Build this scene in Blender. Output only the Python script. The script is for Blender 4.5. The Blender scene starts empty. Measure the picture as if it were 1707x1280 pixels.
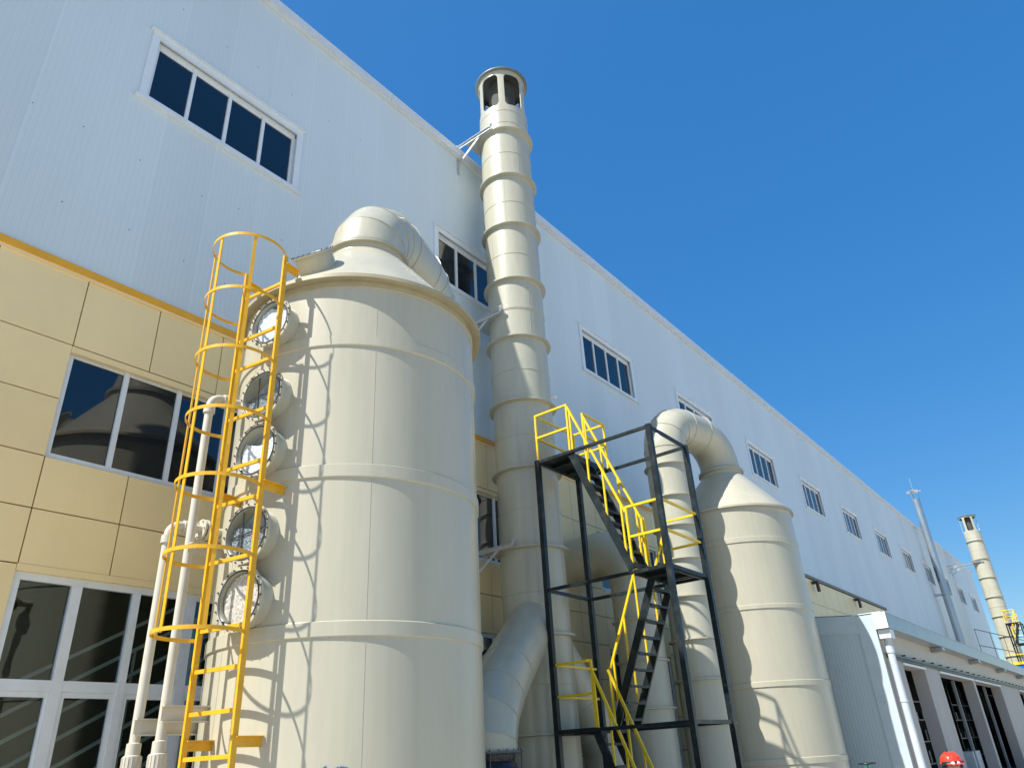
import bpy, math, random
from mathutils import Vector, Matrix
random.seed(7)
PI = math.pi
C = bpy.context.scene.collection
EYE = 1.9                                   # camera height; all coordinates below are relative to the camera, z lifted by EYE

# ------------------------------------------------------------------ camera
cam = bpy.data.cameras.new("camera"); camo = bpy.data.objects.new("camera", cam); C.objects.link(camo)
bpy.context.scene.camera = camo
PITCH, ROLL, YAW, FPX = 4.73620164e-01, -6.03939424e-02, 9.24673798e-01, 1220.24543
fw = Vector((math.sin(YAW)*math.cos(PITCH), math.cos(YAW)*math.cos(PITCH), math.sin(PITCH)))
r0 = Vector((math.cos(YAW), -math.sin(YAW), 0)); u0 = r0.cross(fw)
rr = r0*math.cos(ROLL)+u0*math.sin(ROLL); uu = u0*math.cos(ROLL)-r0*math.sin(ROLL)
m = Matrix((rr, uu, -fw)).transposed().to_4x4(); m.translation = Vector((0, 0, EYE))
camo.matrix_world = m
cam.sensor_fit = 'HORIZONTAL'; cam.sensor_width = 36; cam.lens = 36*FPX/1707
cam.clip_start = .05; cam.clip_end = 3000

# ------------------------------------------------------------------ sky and sun
SUN_AZ, SUN_EL = 284.3, 52.3                # azimuth clockwise from +Y
w = bpy.data.worlds.new("World"); bpy.context.scene.world = w; w.use_nodes = True
nt = w.node_tree; nt.nodes.clear()
out = nt.nodes.new('ShaderNodeOutputWorld'); bg = nt.nodes.new('ShaderNodeBackground')
sky = nt.nodes.new('ShaderNodeTexSky'); sky.sky_type = 'NISHITA'; sky.sun_disc = False
sky.sun_elevation = math.radians(SUN_EL); sky.sun_rotation = math.radians(SUN_AZ)
sky.altitude = 0; sky.air_density = 1.0; sky.dust_density = .8; sky.ozone_density = 4.0
hs = nt.nodes.new('ShaderNodeHueSaturation'); hs.inputs['Saturation'].default_value = 1.31; hs.inputs['Hue'].default_value = .497
# compress the sky's brightness range the way a camera's tone curve does
sp = nt.nodes.new('ShaderNodeSeparateColor'); sp.mode = 'HSV'; cb = nt.nodes.new('ShaderNodeCombineColor'); cb.mode = 'HSV'
pw = nt.nodes.new('ShaderNodeMath'); pw.operation = 'POWER'; pw.inputs[1].default_value = .45
ml = nt.nodes.new('ShaderNodeMath'); ml.operation = 'MULTIPLY'; ml.inputs[1].default_value = 1.83
nt.links.new(sky.outputs[0], hs.inputs['Color']); nt.links.new(hs.outputs[0], sp.inputs[0])
nt.links.new(sp.outputs[0], cb.inputs[0]); nt.links.new(sp.outputs[1], cb.inputs[1]); nt.links.new(sp.outputs[2], pw.inputs[0])
nt.links.new(pw.outputs[0], ml.inputs[0]); nt.links.new(ml.outputs[0], cb.inputs[2]); nt.links.new(cb.outputs[0], bg.inputs[0])
bg.inputs[1].default_value = .12; nt.links.new(bg.outputs[0], out.inputs[0])
sl = bpy.data.lights.new("sun", 'SUN'); sl.energy = 4.45; sl.angle = math.radians(.5); sl.color = (1, .975, .93)
so = bpy.data.objects.new("sun", sl); C.objects.link(so)
a, e = math.radians(SUN_AZ), math.radians(SUN_EL)
sd = Vector((math.sin(a)*math.cos(e), math.cos(a)*math.cos(e), math.sin(e)))
so.rotation_euler = sd.to_track_quat('Z', 'Y').to_euler(); so.location = (0, 0, 40)
vs = bpy.context.scene.view_settings
vs.view_transform = 'Standard'; vs.look = 'None'; vs.exposure = .8; vs.gamma = 1

# ------------------------------------------------------------------ materials
def M_new(name):
    m = bpy.data.materials.new(name); m.use_nodes = True
    return m, m.node_tree, m.node_tree.nodes['Principled BSDF']
def N(nt, t, **k):
    n = nt.nodes.new(t)
    for a, b in k.items(): setattr(n, a, b)
    return n
def paint(name, col, rough=.4, metal=0, var=.08, scale=3., bump=.0, bscale=8., dirt=None, dirtamt=.3, spec=.5, stretch=1., coat=0, streak=0, island=0):
    """painted / plain surface: noise in colour and roughness, optional dirt patches and bump"""
    m, nt, p = M_new(name); L = nt.links
    tc = N(nt, 'ShaderNodeTexCoord'); mp = N(nt, 'ShaderNodeMapping'); mp.inputs['Scale'].default_value = (1, 1, stretch)
    L.new(tc.outputs['Object'], mp.inputs[0])
    n1 = N(nt, 'ShaderNodeTexNoise'); n1.inputs['Scale'].default_value = scale; n1.inputs['Detail'].default_value = 6; n1.inputs['Roughness'].default_value = .6
    L.new(mp.outputs[0], n1.inputs['Vector'])
    mr = N(nt, 'ShaderNodeMapRange'); mr.inputs[1].default_value = .3; mr.inputs[2].default_value = .7
    mr.inputs[3].default_value = 1-var; mr.inputs[4].default_value = 1+var; L.new(n1.outputs[0], mr.inputs[0])
    mul = N(nt, 'ShaderNodeVectorMath', operation='SCALE'); mul.inputs[0].default_value = col[:3]; L.new(mr.outputs[0], mul.inputs['Scale'])
    last = mul.outputs[0]
    if streak:      # faint vertical run-off streaks
        ms = N(nt, 'ShaderNodeMapping'); ms.inputs['Scale'].default_value = (9, 9, .35); L.new(tc.outputs['Object'], ms.inputs[0])
        ns_ = N(nt, 'ShaderNodeTexNoise'); ns_.inputs['Scale'].default_value = 1.; ns_.inputs['Detail'].default_value = 7; ns_.inputs['Roughness'].default_value = .65; L.new(ms.outputs[0], ns_.inputs['Vector'])
        rs = N(nt, 'ShaderNodeMapRange'); rs.inputs[1].default_value = .35; rs.inputs[2].default_value = .68; rs.inputs[3].default_value = 1+streak*.6; rs.inputs[4].default_value = 1-streak*1.8; L.new(ns_.outputs[0], rs.inputs[0])
        vm = N(nt, 'ShaderNodeVectorMath', operation='SCALE'); L.new(last, vm.inputs[0]); L.new(rs.outputs[0], vm.inputs['Scale']); last = vm.outputs[0]
    if island:      # each separate panel a slightly different tone
        gi = N(nt, 'ShaderNodeNewGeometry'); ri = N(nt, 'ShaderNodeMapRange'); ri.inputs[3].default_value = 1-island; ri.inputs[4].default_value = 1+island*.6; L.new(gi.outputs['Random Per Island'], ri.inputs[0])
        vi = N(nt, 'ShaderNodeVectorMath', operation='SCALE'); L.new(last, vi.inputs[0]); L.new(ri.outputs[0], vi.inputs['Scale']); last = vi.outputs[0]
    if dirt:
        n2 = N(nt, 'ShaderNodeTexNoise'); n2.inputs['Scale'].default_value = scale*1.7; n2.inputs['Detail'].default_value = 8; n2.inputs['Roughness'].default_value = .7
        L.new(mp.outputs[0], n2.inputs['Vector'])
        m2 = N(nt, 'ShaderNodeMapRange'); m2.inputs[1].default_value = .5; m2.inputs[2].default_value = .72; m2.inputs[3].default_value = 0; m2.inputs[4].default_value = dirtamt
        L.new(n2.outputs[0], m2.inputs[0])
        mx = N(nt, 'ShaderNodeMix', data_type='RGBA'); L.new(m2.outputs[0], mx.inputs[0]); L.new(last, mx.inputs[6]); mx.inputs[7].default_value = (*dirt, 1)
        last = mx.outputs[2]
    L.new(last, p.inputs['Base Color'])
    m3 = N(nt, 'ShaderNodeMapRange'); m3.inputs[3].default_value = max(.03, rough-.08); m3.inputs[4].default_value = rough+.1; L.new(n1.outputs[0], m3.inputs[0])
    L.new(m3.outputs[0], p.inputs['Roughness'])
    p.inputs['Metallic'].default_value = metal; p.inputs['Specular IOR Level'].default_value = spec
    p.inputs['Coat Weight'].default_value = coat; p.inputs['Coat Roughness'].default_value = .15
    if bump:
        n4 = N(nt, 'ShaderNodeTexNoise'); n4.inputs['Scale'].default_value = bscale; n4.inputs['Detail'].default_value = 3
        L.new(tc.outputs['Object'], n4.inputs['Vector'])
        b = N(nt, 'ShaderNodeBump'); b.inputs['Strength'].default_value = bump; b.inputs['Distance'].default_value = .02
        L.new(n4.outputs[0], b.inputs['Height']); L.new(b.outputs[0], p.inputs['Normal'])
    return m

def ribbed(name, col, axis, rib=.1, seam=1.06, rough=.38, depth=.004, seamcol=1.12, var=.05, spec=.5):
    """sheet-metal cladding: fine vertical ribs and wider panel joints, from world position"""
    m, nt, p = M_new(name); L = nt.links
    g = N(nt, 'ShaderNodeNewGeometry'); sx = N(nt, 'ShaderNodeSeparateXYZ'); L.new(g.outputs['Position'], sx.inputs[0])
    ax = sx.outputs[axis]
    def fr(period, off=0):
        d = N(nt, 'ShaderNodeMath', operation='MULTIPLY_ADD'); L.new(ax, d.inputs[0]); d.inputs[1].default_value = 1/period; d.inputs[2].default_value = 100+off
        f = N(nt, 'ShaderNodeMath', operation='FRACT'); L.new(d.outputs[0], f.inputs[0]); return f.outputs[0]
    f1 = fr(rib)
    a = N(nt, 'ShaderNodeMath', operation='PINGPONG'); L.new(f1, a.inputs[0]); a.inputs[1].default_value = .5
    r1 = N(nt, 'ShaderNodeMapRange', interpolation_type='SMOOTHSTEP'); r1.inputs[1].default_value = .0; r1.inputs[2].default_value = .2; L.new(a.outputs[0], r1.inputs[0])
    f2 = fr(seam)
    s = N(nt, 'ShaderNodeMath', operation='LESS_THAN'); L.new(f2, s.inputs[0]); s.inputs[1].default_value = .018
    nz = N(nt, 'ShaderNodeTexNoise'); nz.inputs['Scale'].default_value = .35; nz.inputs['Detail'].default_value = 5
    mp = N(nt, 'ShaderNodeMapping'); mp.inputs['Scale'].default_value = (1, 1, .25); L.new(g.outputs['Position'], mp.inputs[0]); L.new(mp.outputs[0], nz.inputs['Vector'])
    mr = N(nt, 'ShaderNodeMapRange'); mr.inputs[1].default_value = .3; mr.inputs[2].default_value = .7; mr.inputs[3].default_value = 1-var; mr.inputs[4].default_value = 1+var; L.new(nz.outputs[0], mr.inputs[0])
    # panel-to-panel tone variation
    fl = N(nt, 'ShaderNodeMath', operation='FLOOR'); dd = N(nt, 'ShaderNodeMath', operation='MULTIPLY'); L.new(ax, dd.inputs[0]); dd.inputs[1].default_value = 1/seam; L.new(dd.outputs[0], fl.inputs[0])
    wn = N(nt, 'ShaderNodeTexWhiteNoise', noise_dimensions='1D'); L.new(fl.outputs[0], wn.inputs['W'])
    wr = N(nt, 'ShaderNodeMapRange'); wr.inputs[3].default_value = .975; wr.inputs[4].default_value = 1.02; L.new(wn.outputs['Value'], wr.inputs[0])
    mm = N(nt, 'ShaderNodeMath', operation='MULTIPLY'); L.new(mr.outputs[0], mm.inputs[0]); L.new(wr.outputs[0], mm.inputs[1])
    sm = N(nt, 'ShaderNodeMapRange'); sm.inputs[3].default_value = 1; sm.inputs[4].default_value = seamcol; L.new(s.outputs[0], sm.inputs[0])
    m2 = N(nt, 'ShaderNodeMath', operation='MULTIPLY'); L.new(mm.outputs[0], m2.inputs[0]); L.new(sm.outputs[0], m2.inputs[1])
    mul = N(nt, 'ShaderNodeVectorMath', operation='SCALE'); mul.inputs[0].default_value = col; L.new(m2.outputs[0], mul.inputs['Scale'])
    L.new(mul.outputs[0], p.inputs['Base Color'])
    p.inputs['Roughness'].default_value = rough; p.inputs['Specular IOR Level'].default_value = spec
    b = N(nt, 'ShaderNodeBump'); b.inputs['Strength'].default_value = .5; b.inputs['Distance'].default_value = depth
    L.new(r1.outputs[0], b.inputs['Height']); L.new(b.outputs[0], p.inputs['Normal'])
    return m

MAT = {}
MAT['duct'] = paint('duct_paint', (.455, .435, .33), .3, var=.07, scale=1.6, bump=.09, bscale=2.2, dirt=(.28, .27, .20), dirtamt=.3, stretch=.25, spec=.5, coat=.25, streak=.02)
MAT['tank'] = paint('tank_paint', (.465, .435, .325), .3, var=.05, scale=1.3, bump=.07, bscale=1.3, dirt=(.32, .30, .22), dirtamt=.28, stretch=.2, spec=.5, coat=.12, streak=.02)
MAT['pipe'] = paint('plastic_pipe', (.53, .50, .41), .35, var=.05, dirt=(.4, .37, .28), dirtamt=.25)
MAT['ladder'] = paint('ladder_yellow', (.74, .385, .012), .35, var=.08, scale=6, dirt=(.40, .19, .02), dirtamt=.45, bump=.1, bscale=30)
MAT['rail'] = paint('rail_yellow', (.82, .56, .012), .35, var=.06, scale=6, dirt=(.55, .36, .04), dirtamt=.35)
MAT['steel'] = paint('dark_steel', (.012, .019, .021), .33, var=.25, scale=2.2, dirt=(.11, .105, .09), dirtamt=.4, spec=.3)
MAT['wall'] = ribbed('white_cladding', (.61, .68, .70), 0, rough=.5, spec=.3, depth=.005, seamcol=1.06)
MAT['beige'] = paint('beige_panel', (.92, .71, .36), .42, var=.045, scale=.7, bump=.12, bscale=1.1, dirt=(.74, .57, .29), dirtamt=.25, island=.04)
MAT['joint'] = paint('dark_joint', (.03, .025, .02), .8)
MAT['trim'] = paint('yellow_trim', (.80, .40, .02), .4, var=.05, dirt=(.5, .25, .03), dirtamt=.2)
MAT['frame'] = paint('white_frame', (.74, .77, .78), .35, var=.04, dirt=(.5, .5, .48), dirtamt=.25)
MAT['coping'] = paint('coping_sheet', (.66, .69, .70), .35, var=.05, dirt=(.45, .46, .45), dirtamt=.3)
MAT['downpipe'] = paint('downpipe_plastic', (.52, .57, .60), .4, var=.08, dirt=(.35, .37, .37), dirtamt=.3)
MAT['head_shade'] = paint('head_inside_shade', (.06, .06, .05), .8, var=.3)  # near-black colour standing in for the shade inside the chimney head
MAT['lid'] = paint('lid_shaded', (.16, .18, .16), .5, var=.1)  # lid colour darkened, the shade of its underside painted in
MAT['galv'] = paint('galvanised', (.42, .46, .48), .3, metal=.8, var=.05, scale=.8, dirt=(.4, .43, .44), dirtamt=.2)
MAT['rimtan'] = paint('rim_tan', (.40, .35, .22), .45, var=.12, scale=3, dirt=(.28, .23, .13), dirtamt=.4)  # rim tone darker and browner than the tank
MAT['surround'] = paint('window_surround', (.70, .75, .78), .35, var=.05)
MAT['shaded_trim'] = paint('far_trim_shade', (.17, .14, .11), .5, var=.15)  # far run of the yellow trim, its shade painted in as brown
MAT['zinc'] = paint('zinc_angle', (.55, .57, .57), .4, metal=.5, var=.12, scale=7)
MAT['gutter'] = paint('gutter_sheet', (.31, .34, .34), .3, metal=.35, var=.14, scale=1.5, dirt=(.2, .21, .2), dirtamt=.5, stretch=.4)
MAT['concrete'] = paint('ground_concrete', (.46, .425, .36), .85, var=.15, scale=.6, bump=.3, bscale=6, dirt=(.32, .30, .26), dirtamt=.4)
MAT['render'] = paint('grey_render', (.41, .385, .35), .7, var=.08, scale=1.4, dirt=(.30, .28, .26), dirtamt=.35, stretch=.3)
MAT['annex'] = ribbed('annex_cladding', (.44, .51, .52), 1, rib=.09, seam=1.12, seamcol=.82, rough=.35, depth=.006)
MAT['annexf'] = ribbed('annex_front_cladding', (.43, .40, .33), 0, rib=.3, seam=1.0, seamcol=.7, rough=.5, depth=.02)
MAT['black'] = paint('black_rubber', (.02, .02, .025), .3, var=.3, scale=9, bump=.6, bscale=14)
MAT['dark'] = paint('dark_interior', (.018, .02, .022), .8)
MAT['blue'] = paint('blue_sheet', (.02, .15, .62), .4, var=.06)
MAT['lettering'] = paint('blue_lettering', (.03, .12, .32), .5)
MAT['brown'] = paint('brown_bracket', (.07, .022, .022), .5)
MAT['red'] = paint('red_plastic', (.75, .045, .02), .3, var=.05)
MAT['white'] = paint('white_plastic', (.8, .8, .78), .35, var=.03)
MAT['green'] = paint('green_paint', (.03, .17, .12), .4, var=.15)
MAT['skin'] = paint('skin', (.52, .30, .21), .5, var=.05, scale=14)
MAT['cloth'] = paint('work_cloth', (.05, .07, .13), .85, var=.15, scale=8, bump=.4, bscale=20)
MAT['bolt'] = paint('bolt_steel', (.09, .095, .1), .4, metal=.6)
MAT['tread'] = MAT['steel']

def glass(name, body=(.004, .009, .016), tint=None, f0=.08):
    m, nt, p = M_new(name); L = nt.links
    p.inputs['Base Color'].default_value = (*body, 1); p.inputs['Roughness'].default_value = .02; p.inputs['IOR'].default_value = 1.75
    p.inputs['Specular IOR Level'].default_value = .5
    tc = N(nt, 'ShaderNodeTexCoord'); n = N(nt, 'ShaderNodeTexNoise'); n.inputs['Scale'].default_value = .9; n.inputs['Detail'].default_value = 1
    L.new(tc.outputs['Object'], n.inputs['Vector'])
    b = N(nt, 'ShaderNodeBump'); b.inputs['Strength'].default_value = .12; b.inputs['Distance'].default_value = .02
    L.new(n.outputs[0], b.inputs['Height']); L.new(b.outputs[0], p.inputs['Normal'])
    if tint:
        tr = N(nt, 'ShaderNodeBsdfTransparent'); tr.inputs[0].default_value = (*tint, 1)
        gl = N(nt, 'ShaderNodeBsdfGlossy'); gl.inputs['Roughness'].default_value = .02; gl.inputs['Color'].default_value = (.80, .92, .95, 1); L.new(b.outputs[0], gl.inputs['Normal'])
        lw = N(nt, 'ShaderNodeLayerWeight'); L.new(b.outputs[0], lw.inputs['Normal'])          # Schlick term, same from both sides
        p5 = N(nt, 'ShaderNodeMath', operation='POWER'); L.new(lw.outputs['Facing'], p5.inputs[0]); p5.inputs[1].default_value = 5; lw.inputs[0].default_value = .5
        f = N(nt, 'ShaderNodeMath', operation='MULTIPLY_ADD'); L.new(p5.outputs[0], f.inputs[0]); f.inputs[1].default_value = 1-f0; f.inputs[2].default_value = f0
        mx = N(nt, 'ShaderNodeMixShader'); L.new(f.outputs[0], mx.inputs[0]); L.new(tr.outputs[0], mx.inputs[1]); L.new(gl.outputs[0], mx.inputs[2])
        L.new(mx.outputs[0], nt.nodes['Material Output'].inputs[0])
    return m
MAT['glass'] = glass('window_glass')
MAT['clear'] = glass('tinted_glass', tint=(.42, .50, .47))
MAT['port'] = glass('sight_glass', tint=(.86, .9, .92), f0=.06)

def packing(name, c1, c2, sc=26):
    m, nt, p = M_new(name); L = nt.links
    tc = N(nt, 'ShaderNodeTexCoord')
    v = N(nt, 'ShaderNodeTexVoronoi', feature='F1'); v.inputs['Scale'].default_value = sc; L.new(tc.outputs['Object'], v.inputs['Vector'])
    n = N(nt, 'ShaderNodeTexNoise'); n.inputs['Scale'].default_value = sc*1.6; n.inputs['Detail'].default_value = 5; L.new(tc.outputs['Object'], n.inputs['Vector'])
    mx = N(nt, 'ShaderNodeMix', data_type='RGBA'); mx.inputs[6].default_value = (*c1, 1); mx.inputs[7].default_value = (*c2, 1)
    mr = N(nt, 'ShaderNodeMapRange'); mr.inputs[1].default_value = .4; mr.inputs[2].default_value = .62; L.new(n.outputs[0], mr.inputs[0]); L.new(mr.outputs[0], mx.inputs[0])
    L.new(mx.outputs[2], p.inputs['Base Color']); p.inputs['Roughness'].default_value = .85; p.inputs['Specular IOR Level'].default_value = .2
    ad = N(nt, 'ShaderNodeMath', operation='ADD'); L.new(v.outputs['Distance'], ad.inputs[0]); L.new(n.outputs[0], ad.inputs[1])
    b = N(nt, 'ShaderNodeBump'); b.inputs['Strength'].default_value = .8; b.inputs['Distance'].default_value = .007
    L.new(ad.outputs[0], b.inputs['Height']); L.new(b.outputs[0], p.inputs['Normal'])
    return m
MAT['pack_white'] = packing('white_packing', (.85, .86, .88), (.68, .71, .76))
MAT['pack_cream'] = packing('cream_packing', (.80, .72, .62), (.52, .42, .34))
MAT['pack_dark'] = packing('dark_packing', (.10, .12, .15), (.45, .48, .5), 34)
MAT['port_inside'] = paint('port_inside', (.30, .36, .43), .4, var=.3, scale=5)

# ------------------------------------------------------------------ mesh helpers
def V3(p): return Vector(p)
class MB:
    def __init__(s): s.v = []; s.f = []
    def quad(s, a, b, c, d):
        n = len(s.v); s.v += [V3(a), V3(b), V3(c), V3(d)]; s.f.append((n, n+1, n+2, n+3)); return s
    def box(s, x0, x1, y0, y1, z0, z1):
        n = len(s.v)
        s.v += [V3((x, y, z)) for z in (z0, z1) for x, y in ((x0, y0), (x1, y0), (x1, y1), (x0, y1))]
        s.f += [tuple(n+i for i in f) for f in ((3, 2, 1, 0), (4, 5, 6, 7), (0, 1, 5, 4), (1, 2, 6, 5), (2, 3, 7, 6), (3, 0, 4, 7))]
        return s
    def beam(s, p, q, w, h=None, up=(0, 0, 1)):
        """rectangular bar p->q, w across (horizontal), h along up"""
        h = h or w; p = V3(p); q = V3(q); d = (q-p).normalized(); up = V3(up)
        if abs(d.dot(up)) > .99: up = Vector((0, 1, 0))
        x = d.cross(up).normalized()*w/2; y = x.cross(d).normalized()*h/2
        n = len(s.v)
        for c in (p, q): s.v += [c-x-y, c+x-y, c+x+y, c-x+y]
        s.f += [tuple(n+i for i in f) for f in ((3, 2, 1, 0), (4, 5, 6, 7), (0, 1, 5, 4), (1, 2, 6, 5), (2, 3, 7, 6), (3, 0, 4, 7))]
        return s
    def tube(s, pts, R, n=16, caps=True, closed=False):
        """mitred round tube along a polyline"""
        pts = [V3(p) for p in pts]; k = len(pts); base = len(s.v)
        d0 = (pts[1]-pts[0]).normalized()
        up = Vector((0, 0, 1)) if abs(d0.z) < .9 else Vector((0, 1, 0))
        x = d0.cross(up).normalized()
        for i, p in enumerate(pts):
            a_ = (pts[i]-pts[i-1]).normalized() if i > 0 or closed else None
            b_ = (pts[(i+1) % k]-pts[i]).normalized() if i < k-1 or closed else None
            if a_ is None: t = b_; c = 1; mv = None
            elif b_ is None: t = a_; mv = None
            else:
                t = (a_+b_).normalized(); mv = (b_-a_)
            x = (x-t*x.dot(t)).normalized(); y = t.cross(x)
            rad = R[i] if isinstance(R, (list, tuple)) else R
            for j in range(n):
                an = 2*PI*j/n; o = x*math.cos(an)+y*math.sin(an)
                if mv is not None and mv.length > 1e-5:
                    mn = mv.normalized(); cosh = max(.3, t.dot(b_)); o = o+mn*o.dot(mn)*(1/cosh-1)
                s.v.append(p+o*rad)
        rng = k if closed else k-1
        for i in range(rng):
            for j in range(n):
                a_ = base+i*n+j; b_ = base+i*n+(j+1) % n; c_ = base+((i+1) % k)*n+(j+1) % n; d_ = base+((i+1) % k)*n+j
                s.f.append((a_, b_, c_, d_))
        if caps and not closed:
            s.f.append(tuple(base+j for j in reversed(range(n)))); s.f.append(tuple(base+(k-1)*n+j for j in range(n)))
        return s
    def lathe(s, prof, c, axis=(0, 0, 1), n=64, closed=False):
        """profile [(radius, height)...] spun round an axis through c"""
        c = V3(c); z = V3(axis).normalized(); up = Vector((0, 1, 0)) if abs(z.z) > .9 else Vector((0, 0, 1))
        x = z.cross(up).normalized(); y = z.cross(x); base = len(s.v); k = len(prof)
        for r, h in prof:
            for j in range(n):
                an = 2*PI*j/n; s.v.append(c+z*h+(x*math.cos(an)+y*math.sin(an))*r)
        for i in range(k if closed else k-1):
            for j in range(n):
                i2 = (i+1) % k
                s.f.append((base+i*n+j, base+i*n+(j+1) % n, base+i2*n+(j+1) % n, base+i2*n+j))
        return s
    def ring(s, c, r0, r1, h0, h1, axis=(0, 0, 1), n=64):
        return s.lathe([(r0, h0), (r1, h0), (r1, h1), (r0, h1)], c, axis, n, closed=True)
    def disc(s, c, r, axis=(0, 0, 1), h=0, n=48):
        c = V3(c); z = V3(axis).normalized(); up = Vector((0, 1, 0)) if abs(z.z) > .9 else Vector((0, 0, 1))
        x = z.cross(up).normalized(); y = z.cross(x); base = len(s.v)
        s.v += [c+z*h+(x*math.cos(2*PI*j/n)+y*math.sin(2*PI*j/n))*r for j in range(n)]
        s.f.append(tuple(range(base, base+n))); return s
    def poly(s, pts, off):
        """extruded polygon"""
        pts = [V3(p) for p in pts]; off = V3(off); n = len(s.v); k = len(pts)
        s.v += pts+[p+off for p in pts]; s.f.append(tuple(range(n+k-1, n-1, -1))); s.f.append(tuple(range(n+k, n+2*k)))
        for i in range(k): j = (i+1) % k; s.f.append((n+i, n+j, n+k+j, n+k+i))
        return s
    def mesh(s, name, mat, off, sharp=28, smooth=True, bevel=0):
        me = bpy.data.meshes.new(name); me.from_pydata([tuple(v-off) for v in s.v], [], s.f); me.update()
        import bmesh
        bm = bmesh.new(); bm.from_mesh(me); bmesh.ops.recalc_face_normals(bm, faces=bm.faces)
        if bevel: bmesh.ops.bevel(bm, geom=list(bm.edges), offset=bevel, segments=1, affect='EDGES', profile=.5, clamp_overlap=True)
        bm.to_mesh(me); bm.free()
        if smooth:
            me.polygons.foreach_set('use_smooth', [True]*len(me.polygons)); me.set_sharp_from_angle(angle=math.radians(sharp))
        me.materials.append(MAT[mat] if isinstance(mat, str) else mat)
        return me
    def build(s, name, mat, parent=None, sharp=28, smooth=True, label=None, at=None, bevel=0):
        """with a parent: vertices are relative to its thing's base; without: 'at' is the object's own base"""
        root = parent
        while root is not None and root.parent is not None: root = root.parent
        off = V3(root['_o']) if root is not None else V3(at or (0, 0, 0))
        o = bpy.data.objects.new(name, s.mesh(name, mat, off, sharp, smooth, bevel)); C.objects.link(o)
        if parent is not None: o.parent = parent
        else: o.location = off+Vector((0, 0, EYE)); o['_o'] = tuple(off)
        if label: o['label'] = label
        return o
def tag(o, label, cat, group=None, kind=None):
    if label: o['label'] = label
    if cat: o['category'] = cat
    if group: o['group'] = group
    if kind: o['kind'] = kind
    return o
def thing(name, label, cat, loc, group=None, kind=None):
    o = bpy.data.objects.new(name, None); C.objects.link(o); o.empty_display_size = .2
    o.location = V3(loc)+Vector((0, 0, EYE)); o['_o'] = tuple(loc)
    return tag(o, label, cat, group, kind)
def copy_tree(o, parent=None):
    kids = [c for c in bpy.data.objects if c.parent == o]
    c = o.copy(); C.objects.link(c)
    if parent is not None: c.parent = parent
    for k in kids: copy_tree(k, c)
    return c
def arc(c, r, a, b, a0, a1, n):
    """points c + r*(a cos t + b sin t)"""
    c = V3(c); a = V3(a); b = V3(b)
    return [c+a*r*math.cos(a0+(a1-a0)*i/n)+b*r*math.sin(a0+(a1-a0)*i/n) for i in range(n+1)]
def azv(deg): return Vector((math.sin(math.radians(deg)), math.cos(math.radians(deg)), 0))
G = -EYE                                    # ground level

# ------------------------------------------------------------------ ground
g = MB().quad((-400, -400, G), (900, -400, G), (900, 700, G), (-400, 700, G)).build('ground', 'concrete', smooth=False)
g['kind'] = 'structure'

# ------------------------------------------------------------------ main factory building
WY = 11.2; XL = -2.0; XR = 102.5; ROOF = 16.87
TR0, TR1 = 7.27, 7.44
F = thing('factory_building', 'long two-tone factory hall with pale metal cladding above and beige panels below', 'building', (XL, WY, G))
UPW = [3.64, 11.68, 18.87, 26.1, 33.55, 41.15, 48.75, 56.5, 64.1, 71.75, 79.4, 87.0, 94.6]
UZ0, UZ1, UW = 11.55, 13.36, 3.62
def wall_with_holes(mb, x0, x1, z0, z1, holes, yf, yb):
    """solid wall slab with rectangular holes (holes sorted by x; may stack in z)"""
    xs = sorted({x0, x1}|{v for h in holes for v in h[:2]})
    for i in range(len(xs)-1):
        a_, b_ = xs[i], xs[i+1]; cs = sorted([(h[2], h[3]) for h in holes if h[0] <= a_+1e-6 and h[1] >= b_-1e-6])
        z = z0
        for c0, c1 in cs:
            if c0 > z+1e-6: mb.quad((a_, yf, z), (b_, yf, z), (b_, yf, c0), (a_, yf, c0))
            z = c1
        if z < z1-1e-6: mb.quad((a_, yf, z), (b_, yf, z), (b_, yf, z1), (a_, yf, z1))
    for h in holes:
        a_, b_, c_, d_ = h
        mb.quad((a_, yf, c_), (a_, yf, d_), (a_, yb, d_), (a_, yb, c_)); mb.quad((b_, yf, c_), (b_, yb, c_), (b_, yb, d_), (b_, yf, d_))
        mb.quad((a_, yf, c_), (a_, yb, c_), (b_, yb, c_), (b_, yf, c_)); mb.quad((a_, yf, d_), (b_, yf, d_), (b_, yb, d_), (a_, yb, d_))
mb = MB()
wall_with_holes(mb, XL, XR, TR1, ROOF, [(x+.08, x+UW-.08, UZ0+.08, UZ1-.08) for x in UPW], WY, WY+.22)
mb.quad((XL, WY, TR1), (XL, WY, ROOF), (XL, WY+40, ROOF), (XL, WY+40, TR1)); mb.quad((XR, WY, TR1), (XR, WY+40, TR1), (XR, WY+40, ROOF), (XR, WY, ROOF))
mb.quad((XL, WY, ROOF-.05), (XR, WY, ROOF-.05), (XR, WY+40, ROOF-.05), (XL, WY+40, ROOF-.05))
mb.quad((XL, WY+40, G), (XR, WY+40, G), (XR, WY+40, ROOF), (XL, WY+40, ROOF))
mb.build('upper_wall', 'wall', F, smooth=False)
# coping along the roof edge: sheet sections with visible laps
mb = MB(); x = XL-.1
while x < XR:
    x2 = min(x+6.0, XR+.1); mb.box(x, x2-.012, WY-.13, WY+.25, ROOF-.26, ROOF+.02); x = x2
mb.box(XL, XR, WY-.09, WY-.003, ROOF-.31, ROOF-.262)
mb.build('coping', 'coping', F, smooth=False)
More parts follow.
